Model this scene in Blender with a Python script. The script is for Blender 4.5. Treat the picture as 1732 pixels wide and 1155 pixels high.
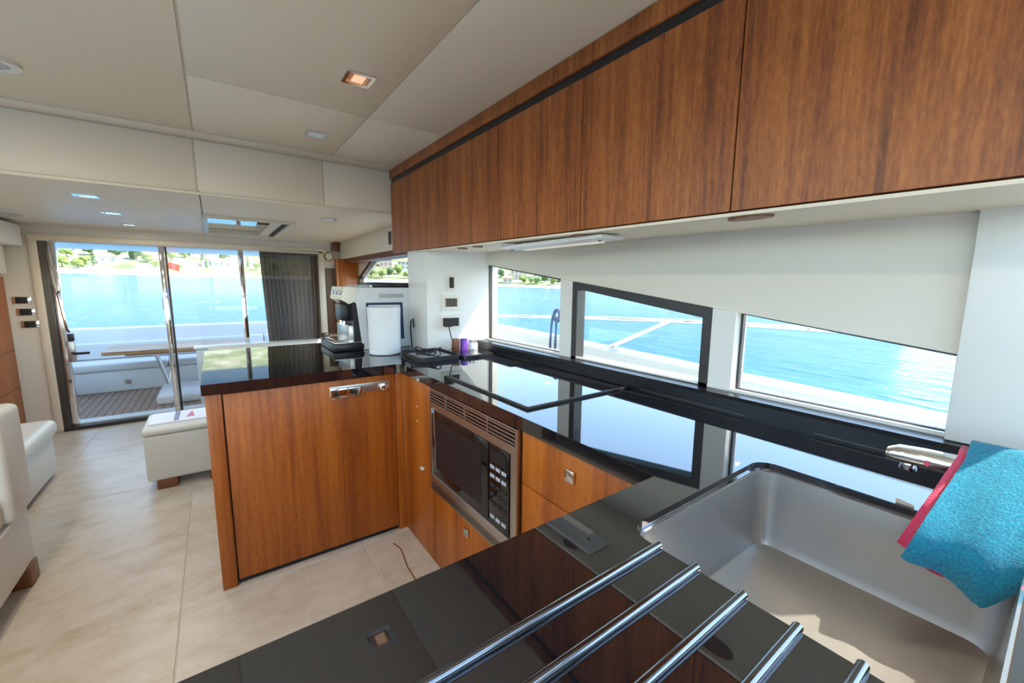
import bpy, bmesh, math, random
from mathutils import Vector, Matrix, noise
random.seed(7)
for o in list(bpy.data.objects): bpy.data.objects.remove(o)
S = bpy.context.scene
COL = S.collection
PI = math.pi

# ------------------------------------------------------------------ camera
FPX = 693.87
yaw, pit, rol = math.radians(35.8425), math.radians(7.9417), math.radians(0.4849)
EYE = Vector((0, 0, 1.422))
fw = Vector((math.sin(yaw)*math.cos(pit), math.cos(yaw)*math.cos(pit), -math.sin(pit)))
rt = Vector((math.cos(yaw), -math.sin(yaw), 0)); up = rt.cross(fw)
r2 = rt*math.cos(rol) + up*math.sin(rol); u2 = -rt*math.sin(rol) + up*math.cos(rol)
cam = bpy.data.cameras.new('camera'); camo = bpy.data.objects.new('camera', cam); COL.objects.link(camo)
camo.matrix_world = Matrix(((r2.x, u2.x, -fw.x, EYE.x), (r2.y, u2.y, -fw.y, EYE.y), (r2.z, u2.z, -fw.z, EYE.z), (0, 0, 0, 1)))
cam.sensor_width = 36; cam.sensor_fit = 'HORIZONTAL'; cam.lens = FPX/1732*36; cam.clip_start = .02; cam.clip_end = 5000
S.camera = camo

# ------------------------------------------------------------------ sky, sun, exposure
SUN_TRAVEL = Vector((-.14, .09, -.209)).normalized()
w = bpy.data.worlds.new('sky'); S.world = w; w.use_nodes = True
nt = w.node_tree; bg = nt.nodes['Background']
sky = nt.nodes.new('ShaderNodeTexSky'); sky.sky_type = 'NISHITA'; sky.sun_disc = False
sky.sun_elevation = math.asin(-SUN_TRAVEL.z); sky.sun_rotation = math.atan2(-SUN_TRAVEL.x, -SUN_TRAVEL.y)
sky.air_density = 1.0; sky.dust_density = .3; sky.ozone_density = 1.0
hz = nt.nodes.new('ShaderNodeMix'); hz.data_type = 'RGBA'; hz.inputs[0].default_value = .2; hz.inputs[7].default_value = (2.0, 3.0, 3.6, 1)   # thin summer haze
nt.links.new(sky.outputs[0], hz.inputs[6]); nt.links.new(hz.outputs[2], bg.inputs[0]); bg.inputs[1].default_value = .42
sl = bpy.data.lights.new('sun', 'SUN'); sl.energy = 6.5; sl.angle = .0093; sl.color = (1, .90, .76)
so = bpy.data.objects.new('sun', sl); COL.objects.link(so); so.rotation_euler = SUN_TRAVEL.to_track_quat('-Z', 'Y').to_euler()
so.location = (6, -4, 9)
vs = S.view_settings; vs.view_transform = 'Standard'; vs.look = 'None'; vs.gamma = 1; vs.use_curve_mapping = False
vs.exposure = 1.15

# ------------------------------------------------------------------ materials
def mat(name, col, rough=.5, metal=0, ior=1.5, emit=None, estr=0, coat=0, sheen=0):
    m = bpy.data.materials.new(name); m.use_nodes = True
    b = m.node_tree.nodes['Principled BSDF']
    b.inputs['Base Color'].default_value = (*col, 1); b.inputs['Roughness'].default_value = rough
    b.inputs['Metallic'].default_value = metal; b.inputs['IOR'].default_value = ior
    b.inputs['Coat Weight'].default_value = coat; b.inputs['Sheen Weight'].default_value = sheen
    b.inputs['Coat Roughness'].default_value = .08
    if emit: b.inputs['Emission Color'].default_value = (*emit, 1); b.inputs['Emission Strength'].default_value = estr
    return m
def tex(m, scale=(1, 1, 1), nscale=5, detail=6, cols=None, bump=0, bdist=.01, nrough=.6, distort=0, kind='noise', perobj=False, stops=None, lo=.3, hi=.7):
    """noise colour ramp + bump on a principled material, object coordinates"""
    t = m.node_tree; b = t.nodes['Principled BSDF']
    tc = t.nodes.new('ShaderNodeTexCoord'); mp = t.nodes.new('ShaderNodeMapping'); mp.inputs['Scale'].default_value = scale
    t.links.new(tc.outputs['Object'], mp.inputs[0])
    if perobj:
        oi = t.nodes.new('ShaderNodeObjectInfo'); ml = t.nodes.new('ShaderNodeVectorMath'); ml.operation = 'SCALE'
        ml.inputs[0].default_value = (7, 5, 3); t.links.new(oi.outputs['Random'], ml.inputs['Scale'])
        ad = t.nodes.new('ShaderNodeVectorMath'); t.links.new(mp.outputs[0], ad.inputs[0]); t.links.new(ml.outputs[0], ad.inputs[1])
        src = ad.outputs[0]
    else: src = mp.outputs[0]
    if kind == 'noise':
        n = t.nodes.new('ShaderNodeTexNoise'); n.inputs['Scale'].default_value = nscale; n.inputs['Detail'].default_value = detail
        n.inputs['Roughness'].default_value = nrough; n.inputs['Distortion'].default_value = distort
    else:
        n = t.nodes.new('ShaderNodeTexVoronoi'); n.inputs['Scale'].default_value = nscale
    t.links.new(src, n.inputs['Vector'])
    if cols:
        r = t.nodes.new('ShaderNodeValToRGB'); el = r.color_ramp.elements
        while len(el) < len(cols): el.new(.5)
        for i, c in enumerate(cols):
            el[i].position = lo + (hi-lo)*i/(len(cols)-1); el[i].color = (*c, 1)
        t.links.new(n.outputs[0], r.inputs[0]); t.links.new(r.outputs[0], b.inputs['Base Color'])
    if bump:
        bp = t.nodes.new('ShaderNodeBump'); bp.inputs['Strength'].default_value = bump; bp.inputs['Distance'].default_value = bdist
        t.links.new(n.outputs[0], bp.inputs['Height']); t.links.new(bp.outputs[0], b.inputs['Normal'])
    return m
def glassmat(name, tint=(.97, .99, .985), base=.04, mx=.9):
    m = bpy.data.materials.new(name); m.use_nodes = True; t = m.node_tree; t.nodes.clear()
    out = t.nodes.new('ShaderNodeOutputMaterial'); mix = t.nodes.new('ShaderNodeMixShader')
    tr = t.nodes.new('ShaderNodeBsdfTransparent'); tr.inputs[0].default_value = (*tint, 1)
    gl = t.nodes.new('ShaderNodeBsdfGlossy'); gl.inputs['Roughness'].default_value = .0
    fr = t.nodes.new('ShaderNodeFresnel'); 
    ge = t.nodes.new('ShaderNodeNewGeometry'); mr = t.nodes.new('ShaderNodeMapRange'); mr.inputs[3].default_value = 1.45; mr.inputs[4].default_value = 1/1.45
    t.links.new(ge.outputs['Backfacing'], mr.inputs[0]); t.links.new(mr.outputs[0], fr.inputs[0])   # same reflectance on both faces of the pane
    t.links.new(fr.outputs[0], mix.inputs[0]); t.links.new(tr.outputs[0], mix.inputs[1]); t.links.new(gl.outputs[0], mix.inputs[2])
    t.links.new(mix.outputs[0], out.inputs[0]); return m

def woodmat(name, cols, rough, ior=1.5, coat=.0):
    m = mat(name, cols[1], rough, ior=ior, coat=coat); t = m.node_tree; b = t.nodes['Principled BSDF']
    tc = t.nodes.new('ShaderNodeTexCoord')
    oi = t.nodes.new('ShaderNodeObjectInfo')
    def nz(scale, nscale, detail, off):
        mp = t.nodes.new('ShaderNodeMapping'); mp.inputs['Scale'].default_value = scale
        t.links.new(tc.outputs['Object'], mp.inputs[0])
        cb = t.nodes.new('ShaderNodeVectorMath'); cb.operation = 'ADD'; cb.inputs[1].default_value = off
        t.links.new(mp.outputs[0], cb.inputs[0])
        n = t.nodes.new('ShaderNodeTexNoise'); n.inputs['Scale'].default_value = nscale; n.inputs['Detail'].default_value = detail
        n.inputs['Roughness'].default_value = .62; t.links.new(cb.outputs[0], n.inputs['Vector']); return n
    n1 = nz((1, 1, .03), 9, 3, (0, 0, 0)); n2 = nz((1, 1, .045), 55, 6, (3, 1, 2)); n3 = nz((1, 1, .25), 160, 3, (5, 5, 1))
    def mixf(a, bb, f):
        x = t.nodes.new('ShaderNodeMix'); x.data_type = 'FLOAT'; x.inputs[0].default_value = f
        t.links.new(a, x.inputs[2]); t.links.new(bb, x.inputs[3]); return x.outputs[0]
    h = mixf(mixf(n1.outputs[0], n2.outputs[0], .5), n3.outputs[0], .22)
    r = t.nodes.new('ShaderNodeValToRGB'); el = r.color_ramp.elements
    while len(el) < len(cols): el.new(.5)
    for i, c in enumerate(cols): el[i].position = .39+.22*i/(len(cols)-1); el[i].color = (*c, 1)
    t.links.new(h, r.inputs[0]); t.links.new(r.outputs[0], b.inputs['Base Color'])
    bp = t.nodes.new('ShaderNodeBump'); bp.inputs['Strength'].default_value = .06; bp.inputs['Distance'].default_value = .002
    t.links.new(h, bp.inputs['Height']); t.links.new(bp.outputs[0], b.inputs['Normal'])
    return m
M = {}
M['cream'] = tex(mat('cream_vinyl', (.76, .68, .55), .45), nscale=400, detail=2, bump=.05, bdist=.001)
M['cream_dark'] = mat('cream_joint', (.58, .52, .43), .7)
M['white'] = mat('white_panel', (.78, .78, .76), .32)
M['offwhite'] = mat('offwhite_panel', (.76, .72, .64), .4)
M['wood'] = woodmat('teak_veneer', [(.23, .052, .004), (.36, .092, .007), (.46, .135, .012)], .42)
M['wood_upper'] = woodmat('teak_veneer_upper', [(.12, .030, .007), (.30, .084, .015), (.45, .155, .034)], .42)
M['wood_dark'] = mat('dark_stained_wood', (.16, .055, .02), .4)
M['granite'] = tex(mat('black_granite', (.006, .007, .010), .03, ior=2.3), nscale=350, detail=4, cols=[(.004, .005, .008), (.006, .008, .012), (.02, .022, .03)], lo=.4, hi=.8)
M['ledge'] = mat('honed_black_granite', (.008, .009, .012), .28, ior=1.4)
M['steel'] = tex(mat('brushed_steel', (.50, .48, .45), .28, .80), (1, 1, 1), nscale=60, detail=3, bump=.02, bdist=.002)
M['steel_panel'] = tex(mat('steel_fascia', (.56, .52, .47), .33, 1), (1, .05, 1), nscale=300, detail=3, bump=.05, bdist=.001)
M['chrome'] = mat('chrome', (.80, .80, .82), .06, 1)
M['black'] = mat('black_plastic', (.012, .012, .014), .35)
M['black_glass'] = mat('black_glass', (.006, .005, .005), .03, ior=1.6)
M['rubber'] = mat('black_rubber', (.015, .015, .016), .6)
M['dark_frame'] = mat('dark_anodised_frame', (.03, .028, .026), .35)
M['bronze_frame'] = mat('bronze_frame', (.10, .085, .07), .3, .6)
M['glass'] = glassmat('clear_glass')
M['hob'] = mat('hob_glass', (.006, .007, .010), .02, ior=2.3)
M['floor'] = tex(mat('travertine', (.56, .51, .42), .33), (1, 1.6, 1), nscale=4.0, detail=9, cols=[(.50, .42, .29), (.60, .53, .42), (.66, .60, .50), (.70, .64, .55)], bump=.04, bdist=.003, nrough=.72, distort=.15, perobj=True, lo=.32, hi=.68)
M['grout'] = mat('grout', (.60, .56, .49), .7)
M['leather'] = tex(mat('white_leather', (.70, .69, .61), .38), nscale=130, detail=4, bump=.10, bdist=.002)
M['foot_wood'] = mat('sofa_foot_wood', (.20, .07, .022), .4)
M['plastic_white'] = mat('white_plastic', (.70, .74, .78), .30)
M['plastic_grey'] = mat('grey_plastic', (.42, .45, .50), .35)
M['curtain'] = None
M['teal'] = tex(mat('teal_microfibre', (.01, .34, .48), .95, sheen=.15), nscale=260, detail=5, cols=[(.002, .15, .26), (.003, .235, .36), (.012, .35, .48)], bump=1, bdist=.006)
M['pink'] = tex(mat('pink_microfibre', (.75, .04, .13), .95, sheen=.5), nscale=190, detail=4, bump=.8, bdist=.008)
M['copper'] = mat('copper_reflector', (.85, .42, .22), .25, 1)
M['lampglow'] = mat('lamp_glow', (.9, .6, .4), .4, emit=(1, .62, .38), estr=.3)
M['lensglow'] = mat('lamp_lens', (.75, .85, .9), .15)
M['lit_lens'] = mat('lit_lamp_lens', (.9, .85, .75), .4, emit=(1, .80, .56), estr=6)  # glowing lens of the added downlights over the port sofa
M['grille'] = mat('ceiling_grille', (.45, .45, .42), .5)
M['brass'] = mat('brass', (.65, .45, .14), .25, 1)
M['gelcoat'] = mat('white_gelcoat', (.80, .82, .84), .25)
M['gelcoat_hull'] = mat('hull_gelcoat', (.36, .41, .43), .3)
M['rod'] = mat('dark_steel_rod', (.22, .23, .26), .12, 1)
M['cushion'] = mat('cockpit_cushion', (.82, .82, .82), .6)
M['teakdeck'] = tex(mat('teak_deck', (.36, .24, .18), .7), (1, .2, 1), nscale=30, detail=5, cols=[(.28, .18, .13), (.40, .28, .21)])
M['table_teak'] = tex(mat('table_teak', (.45, .22, .09), .4), (.1, 1, 1), nscale=25, cols=[(.32, .14, .05), (.52, .28, .13)])
M['caulk'] = mat('deck_caulk', (.03, .03, .03), .7)
M['red'] = mat('red_flag', (.75, .03, .04), .8)
M['purple'] = mat('purple_cloth', (.16, .12, .30), .8)
M['orange_wood'] = mat('varnished_pole', (.62, .22, .06), .3)
M['navy'] = mat('navy_rope', (.03, .06, .14), .8)
M['sand'] = tex(mat('pale_sand', (.82, .76, .66), .9), nscale=.05, cols=[(.42, .39, .34), (.52, .49, .44)])
M['land'] = tex(mat('scrub_land', (.40, .42, .24), .95), nscale=.06, detail=8, cols=[(.09, .14, .045), (.22, .24, .12), (.42, .38, .30)], lo=.35, hi=.65)
M['leaf_a'] = tex(mat('pine_foliage', (.08, .17, .05), .9), nscale=1.2, cols=[(.035, .085, .022), (.09, .17, .05)])
M['leaf_b'] = tex(mat('bright_foliage', (.25, .36, .08), .9), nscale=1.2, cols=[(.11, .18, .035), (.23, .29, .08)])
M['leaf_c'] = tex(mat('dark_cypress', (.05, .11, .05), .9), nscale=1.5, cols=[(.03, .08, .03), (.08, .15, .06)])
M['trunk'] = mat('tree_trunk', (.16, .10, .06), .9)
M['house_wall'] = mat('house_wall_white', (.46, .45, .43), .8)
M['house_wall2'] = mat('house_wall_peach', (.48, .38, .31), .8)
M['house_roof'] = mat('terracotta_roof', (.50, .20, .12), .8)
M['house_glass'] = mat('house_window', (.10, .12, .15), .2)
M['purple_pack'] = mat('purple_wrapper', (.16, .05, .38), .4)
M['brown_pack'] = mat('brown_wrapper', (.22, .08, .03), .4)
M['paper'] = mat('printed_paper', (.85, .86, .92), .35)
M['print_red'] = mat('print_red', (.65, .06, .14), .4)
M['print_violet'] = mat('print_violet', (.20, .17, .32), .4)
M['tag'] = mat('beige_tag', (.62, .52, .42), .7)
# sheer curtain: fine weave, partly see-through
def sheer():
    m = bpy.data.materials.new('sheer_taupe'); m.use_nodes = True; t = m.node_tree; b = t.nodes['Principled BSDF']
    b.inputs['Base Color'].default_value = (.15, .108, .085, 1); b.inputs['Roughness'].default_value = .9
    mix = t.nodes.new('ShaderNodeMixShader'); tr = t.nodes.new('ShaderNodeBsdfTransparent'); mix.inputs[0].default_value = .975
    tl = t.nodes.new('ShaderNodeBsdfTranslucent'); tl.inputs[0].default_value = (.18, .13, .10, 1)
    m2 = t.nodes.new('ShaderNodeMixShader'); m2.inputs[0].default_value = .25
    t.links.new(b.outputs[0], m2.inputs[1]); t.links.new(tl.outputs[0], m2.inputs[2])
    t.links.new(tr.outputs[0], mix.inputs[1]); t.links.new(m2.outputs[0], mix.inputs[2])
    t.links.new(mix.outputs[0], t.nodes['Material Output'].inputs[0]); return m
M['curtain'] = sheer()
def sea():
    m = mat('sea_water', (.12, .46, .58), .18, ior=1.33); t = m.node_tree; b = t.nodes['Principled BSDF']; b.inputs['Specular IOR Level'].default_value = .035
    tc = t.nodes.new('ShaderNodeTexCoord'); mp = t.nodes.new('ShaderNodeMapping'); mp.inputs['Scale'].default_value = (1.0, .45, 1); mp.inputs['Rotation'].default_value = (0, 0, .6)
    t.links.new(tc.outputs['Object'], mp.inputs[0])
    n1 = t.nodes.new('ShaderNodeTexNoise'); n1.inputs['Scale'].default_value = 1.1; n1.inputs['Detail'].default_value = 5; n1.inputs['Roughness'].default_value = .55
    n2 = t.nodes.new('ShaderNodeTexNoise'); n2.inputs['Scale'].default_value = .035; n2.inputs['Detail'].default_value = 3
    for n in (n1, n2): t.links.new(mp.outputs[0], n.inputs['Vector'])
    bp = t.nodes.new('ShaderNodeBump'); bp.inputs['Strength'].default_value = .7; bp.inputs['Distance'].default_value = .35
    t.links.new(n1.outputs[0], bp.inputs['Height']); t.links.new(bp.outputs[0], b.inputs['Normal'])
    r = t.nodes.new('ShaderNodeValToRGB'); e = r.color_ramp.elements
    e[0].position = .35; e[0].color = (.012, .095, .185, 1); e[1].position = .7; e[1].color = (.035, .150, .25, 1)
    mx = t.nodes.new('ShaderNodeMix'); mx.data_type = 'FLOAT'; mx.inputs[0].default_value = .5
    t.links.new(n1.outputs[0], mx.inputs[2]); t.links.new(n2.outputs[0], mx.inputs[3])
    t.links.new(mx.outputs[0], r.inputs[0]); t.links.new(r.outputs[0], b.inputs['Base Color']); return m
M['sea'] = sea()

# ------------------------------------------------------------------ mesh helpers
def nb(): return bmesh.new()
def box(bm, x0, x1, y0, y1, z0, z1, bev=0, seg=2):
    if x0 > x1: x0, x1 = x1, x0
    if y0 > y1: y0, y1 = y1, y0
    if z0 > z1: z0, z1 = z1, z0
    r = bmesh.ops.create_cube(bm, size=1); v = r['verts']
    for q in v: q.co = Vector((x0+(q.co.x+.5)*(x1-x0), y0+(q.co.y+.5)*(y1-y0), z0+(q.co.z+.5)*(z1-z0)))
    if bev:
        es = list({e for q in v for e in q.link_edges})
        bmesh.ops.bevel(bm, geom=es, offset=min(bev, .45*min(x1-x0, y1-y0, z1-z0)), segments=seg, affect='EDGES', profile=.5)
    return bm
def poly_prism(bm, loops, axis, a, b):
    """planar polygon with optional holes, extruded along axis ('x','y','z') from a to b"""
    def P(p, d):
        return Vector((d, p[0], p[1])) if axis == 'x' else Vector((p[0], d, p[1])) if axis == 'y' else Vector((p[0], p[1], d))
    es = []; ring = []
    for lp in loops:
        vs_ = [bm.verts.new(P(p, a)) for p in lp]; ring.append(vs_)
        for i in range(len(vs_)): es.append(bm.edges.new((vs_[i], vs_[(i+1) % len(vs_)])))
    g = bmesh.ops.triangle_fill(bm, use_beauty=True, use_dissolve=False, edges=es)
    fs = [f for f in g['geom'] if isinstance(f, bmesh.types.BMFace)]
    d = P((0, 0), b)-P((0, 0), a)
    dup = bmesh.ops.duplicate(bm, geom=fs)
    mp = dup['vert_map']
    nv = [e for e in dup['geom'] if isinstance(e, bmesh.types.BMVert)]
    for q in nv: q.co += d
    for vs_ in ring:
        for i in range(len(vs_)):
            p, q = vs_[i], vs_[(i+1) % len(vs_)]
            bm.faces.new((p, q, mp[q], mp[p]))
    bmesh.ops.recalc_face_normals(bm, faces=bm.faces[:])
    return bm
def frame_of(d):
    d = d.normalized(); a = Vector((0, 0, 1)) if abs(d.z) < .9 else Vector((1, 0, 0))
    u = d.cross(a).normalized(); return u, d.cross(u).normalized()
def tube(bm, pts, r, seg=10, cap=True):
    pts = [Vector(p) for p in pts]; n = len(pts); rr = r if isinstance(r, (list, tuple)) else [r]*n
    u = None; rings = []
    for i, p in enumerate(pts):
        d = (pts[min(i+1, n-1)]-pts[max(i-1, 0)]).normalized()
        if u is None: u, v = frame_of(d)
        else:
            u = (u-d*u.dot(d)).normalized(); v = d.cross(u)
        rings.append([bm.verts.new(p+(u*math.cos(2*PI*k/seg)+v*math.sin(2*PI*k/seg))*rr[i]) for k in range(seg)])
    for i in range(n-1):
        for k in range(seg):
            bm.faces.new((rings[i][k], rings[i][(k+1) % seg], rings[i+1][(k+1) % seg], rings[i+1][k]))
    if cap:
        bm.faces.new(rings[0]); bm.faces.new(rings[-1])
    bmesh.ops.recalc_face_normals(bm, faces=bm.faces[:]); return bm
def lathe(bm, prof, c, seg=32, ax='z'):
    rings = []
    for r, h in prof:
        ring = []
        for k in range(seg):
            a = 2*PI*k/seg; x, y = r*math.cos(a), r*math.sin(a)
            p = Vector((x, y, h)) if ax == 'z' else Vector((x, h, y)) if ax == 'y' else Vector((h, x, y))
            ring.append(bm.verts.new(p+Vector(c)))
        rings.append(ring)
    for i in range(len(rings)-1):
        for k in range(seg): bm.faces.new((rings[i][k], rings[i][(k+1) % seg], rings[i+1][(k+1) % seg], rings[i+1][k]))
    bm.faces.new(rings[0]); bm.faces.new(rings[-1])
    bmesh.ops.recalc_face_normals(bm, faces=bm.faces[:]); return bm
def rrect(x0, x1, y0, y1, r, seg=6):
    out = []
    for cx, cy, a0 in ((x1-r, y1-r, 0), (x0+r, y1-r, 90), (x0+r, y0+r, 180), (x1-r, y0+r, 270)):
        for k in range(seg+1):
            a = math.radians(a0+90*k/seg); out.append((cx+r*math.cos(a), cy+r*math.sin(a)))
    return out
def wl(o):
    v = Vector((0, 0, 0))
    while o is not None: v += o.location; o = o.parent
    return v
def obj(name, bm, m, parent=None, smooth=False, label=None, kind=None):
    me = bpy.data.meshes.new(name)
    if parent is None:
        lo = Vector((min(v.co[i] for v in bm.verts) for i in range(3))); hi = Vector((max(v.co[i] for v in bm.verts) for i in range(3)))
        loc = Vector(((lo.x+hi.x)/2, (lo.y+hi.y)/2, lo.z)); off = loc
    else: loc = Vector((0, 0, 0)); off = wl(parent)
    for v in bm.verts: v.co -= off
    bm.to_mesh(me); bm.free(); me.materials.append(M[m] if isinstance(m, str) else m)
    if smooth:
        for p in me.polygons: p.use_smooth = True
        me.set_sharp_from_angle(angle=math.radians(40))
    o = bpy.data.objects.new(name, me); o.location = loc; o.parent = parent; COL.objects.link(o)
    if label: o['label'] = label
    if kind: o['kind'] = kind
    return o
def B(name, m, parent, x0, x1, y0, y1, z0, z1, bev=0, **k): return obj(name, box(nb(), x0, x1, y0, y1, z0, z1, bev), m, parent, smooth=bev > 0, **k)
def thing(name, label, cat, loc, group=None, kind=None):
    o = bpy.data.objects.new(name, None); o.empty_display_size = .05; COL.objects.link(o); o.location = loc
    if kind: o['kind'] = kind
    if label: o['label'] = label
    if cat: o['category'] = cat
    if group: o['group'] = group
    return o
def tag(o, label, cat, group=None):
    o['label'] = label; o['category'] = cat
    if group: o['group'] = group
    return o
def struct(o, label=None):
    o['kind'] = 'structure'
    if label: o['label'] = label; o['category'] = o.name.split('_')[0]
    return o
def slab(bm, quad, th, n):
    """flat quad (4 points) thickened along n"""
    a = [bm.verts.new(Vector(p)) for p in quad]; b = [bm.verts.new(Vector(p)+Vector(n)*th) for p in quad]
    bm.faces.new(a); bm.faces.new(b[::-1])
    for i in range(4): bm.faces.new((a[i], a[(i+1) % 4], b[(i+1) % 4], b[i]))
    bmesh.ops.recalc_face_normals(bm, faces=bm.faces[:]); return bm

ZC = .984      # worktop height
ZG = 2.212     # galley ceiling
ZS = 1.911     # saloon ceiling
YF = 2.99      # fascia between the two ceilings
YD = 5.51      # door plane

# ================================================================== STRUCTURE
# floor: grout bed + stone tiles
fl = struct(B('floor', 'grout', None, -1.65, 1.6, -2.3, YD+.02, -.06, -.002), 'pale travertine tiled floor of the cabin'); fl['category'] = 'floor'
tile_meshes = {}
xs = [-1.65, -1.0, -.22, .56, 1.34, 1.6]; ys = [-2.3, -1.5, -.7, .1, .9, 1.7, 2.15, 2.82, 3.66, 4.5, YD]
for i in range(len(xs)-1):
    for j in range(len(ys)-1):
        sx, sy = xs[i+1]-xs[i]-.005, ys[j+1]-ys[j]-.005
        key = (round(sx, 3), round(sy, 3))
        if key not in tile_meshes:
            bm = box(nb(), -sx/2, sx/2, -sy/2, sy/2, -.012, 0, .0015, 1); me = bpy.data.meshes.new('floor_tile'); bm.to_mesh(me); bm.free(); me.materials.append(M['floor']); tile_meshes[key] = me
        o = bpy.data.objects.new('floor_tile', tile_meshes[key]); COL.objects.link(o); o.parent = fl
        o.location = Vector(((xs[i]+xs[i+1])/2, (ys[j]+ys[j+1])/2, 0))-fl.location
tube_pts = [(.70, 2.07, .001), (.715, 2.0, .001), (.705, 1.93, .001), (.69, 1.84, .001), (.685, 1.6, .001)]
obj('floor_seam', tube(nb(), tube_pts, .003, 6), 'foot_wood', fl)

# starboard wall with the wedge window, added forward window out of view and saloon window
WB = 1.045
def wtop(y): return 1.235+.133*y
gal = [(.165, WB), (2.39, WB), (2.39, wtop(2.39)), (.165, wtop(.165))]
fwd = [(-1.75, 1.06), (-.12, 1.06), (-.12, 2.12), (-1.75, 2.12)]  # opening added out of view so sun reaches the sink
sal = [(3.06, 1.02), (5.40, 1.02), (5.40, 1.50), (4.86, 1.70), (3.06, 1.70)]
bm = poly_prism(nb(), [[(-2.3, -.06), (5.6, -.06), (5.6, 2.30), (-2.3, 2.30)], gal, fwd, sal], 'x', 1.5, 1.60)
wr = struct(obj('wall_right', bm, 'offwhite'), 'off-white starboard cabin wall above the wedge window')
# forward blank panel, window pillars, rim
B('end_panel', 'white', wr, 1.455, 1.5, -.10, .165, 1.046, 1.66, .004)
B('window_rim', 'white', wr, 1.488, 1.5, .165, 2.39, 1.045, 1.055)
obj('window_pillar', poly_prism(nb(), [[(1.535, WB), (1.628, WB), (1.628, wtop(1.628)), (1.535, wtop(1.535))]], 'x', 1.49, 1.575), 'white', wr)
obj('window_pillar', poly_prism(nb(), [[(.712, WB), (.797, WB), (.797, wtop(.797)), (.712, wtop(.712))]], 'x', 1.49, 1.575), 'white', wr)
def window(name, ring, x0, x1, fr, fm, label):
    o = thing(name, None, None, (x0, sum(p[0] for p in ring)/len(ring), min(p[1] for p in ring)), kind='structure')
    cy = sum(p[0] for p in ring)/len(ring); cz = sum(p[1] for p in ring)/len(ring)
    def ins(p, d):
        return (p[0]+(d if p[0] < cy else -d), p[1]+(d if p[1] < cz else -d))
    obj('window_frame', poly_prism(nb(), [ring, [ins(p, fr) for p in ring]], 'x', x0, x1), fm, o)
    obj('pane', poly_prism(nb(), [[ins(p, fr*.6) for p in ring]], 'x', x1-.014, x1-.008), 'glass', o)
    return o
window('window_1', [(1.628, WB), (2.39, WB), (2.39, wtop(2.39)), (1.628, wtop(1.628))], 1.53, 1.55, .010, 'dark_frame', '')
window('window_2', [(.797, WB-.034), (1.535, WB-.034), (1.535, wtop(1.535)-.002), (.797, wtop(.797)-.002)], 1.488, 1.545, .036, 'dark_frame', '')
window('window_3', [(.165, WB), (.712, WB), (.712, wtop(.712)), (.165, wtop(.165))], 1.53, 1.55, .008, 'dark_frame', '')
window('window_4', sal, 1.50, 1.55, .03, 'bronze_frame', '')
window('window_added_forward', fwd, 1.53, 1.55, .02, 'dark_frame', '')  # glazing of the added forward opening
# angled return of the window pillar carrying the sockets
PA, PB = Vector((1.09, 2.432, 0)), Vector((1.5, 2.365, 0))
bm = poly_prism(nb(), [[(PA.x, PA.y), (PB.x, PB.y), (1.5, 2.80), (1.09, 2.735)]], 'z', ZC-.04, 1.66)
struct(obj('wall_pillar', bm, 'white'), 'white angled pillar carrying the sockets beside the worktop')

# port wall and bow wall; unseen windows and windscreen added for daylight
bm = poly_prism(nb(), [[(-2.3, -.06), (5.6, -.06), (5.6, 2.30), (-2.3, 2.30)], [(-2.0, .90), (2.6, .90), (2.6, 2.05), (-2.0, 2.05)], [(3.1, 1.02), (4.6, 1.02), (4.6, 1.70), (3.1, 1.70)]], 'x', -1.72, -1.65)
wlft = struct(obj('wall_left', bm, 'offwhite'), 'off-white port cabin wall')
window('window_added_port', [(-2.0, .90), (2.6, .90), (2.6, 2.05), (-2.0, 2.05)], -1.70, -1.68, .02, 'dark_frame', '')  # long port window added out of view for more daylight
bm = poly_prism(nb(), [[(-1.72, -.06), (1.6, -.06), (1.6, 2.30), (-1.72, 2.30)], [(-1.5, 1.0), (1.4, 1.0), (1.4, 2.1), (-1.5, 2.1)]], 'y', -2.38, -2.30)
struct(obj('wall_front', bm, 'offwhite'), 'forward cabin wall round the added windscreen')
o = thing('window_7', None, None, (0, -2.34, 1.0), kind='structure')  # windscreen added behind the camera to let daylight in
obj('pane', box(nb(), -1.5, 1.4, -2.345, -2.338, 1.0, 2.1), 'glass', o); B('window_frame', 'dark_frame', o, -.07, -.01, -2.37, -2.32, 1.0, 2.1)
# aft bulkhead around the sliding door
bm = poly_prism(nb(), [[(-1.72, -.06), (1.6, -.06), (1.6, 1.97), (-1.72, 1.97)], [(-1.25, 0.0), (-1.25, 1.77), (1.045, 1.77), (1.045, .70), (.90, .70), (.90, 0.0)]], 'y', YD, YD+.09)
wb = struct(obj('wall_back', bm, 'offwhite'), 'off-white aft bulkhead around the sliding door')
B('door_trim', 'cream', wb, -1.305, -1.25, YD-.02, YD, 0.02, 1.80, .006)
B('header_trim', 'cream', wb, -1.305, 1.15, YD-.03, YD, 1.772, 1.83, .008)
B('corner_trim', 'cream', wb, 1.045, 1.12, YD-.03, YD, .70, 1.80, .006)
B('skirting', 'cream_dark', wb, -1.46, -1.31, YD-.012, YD, 0.0, .12)

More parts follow.
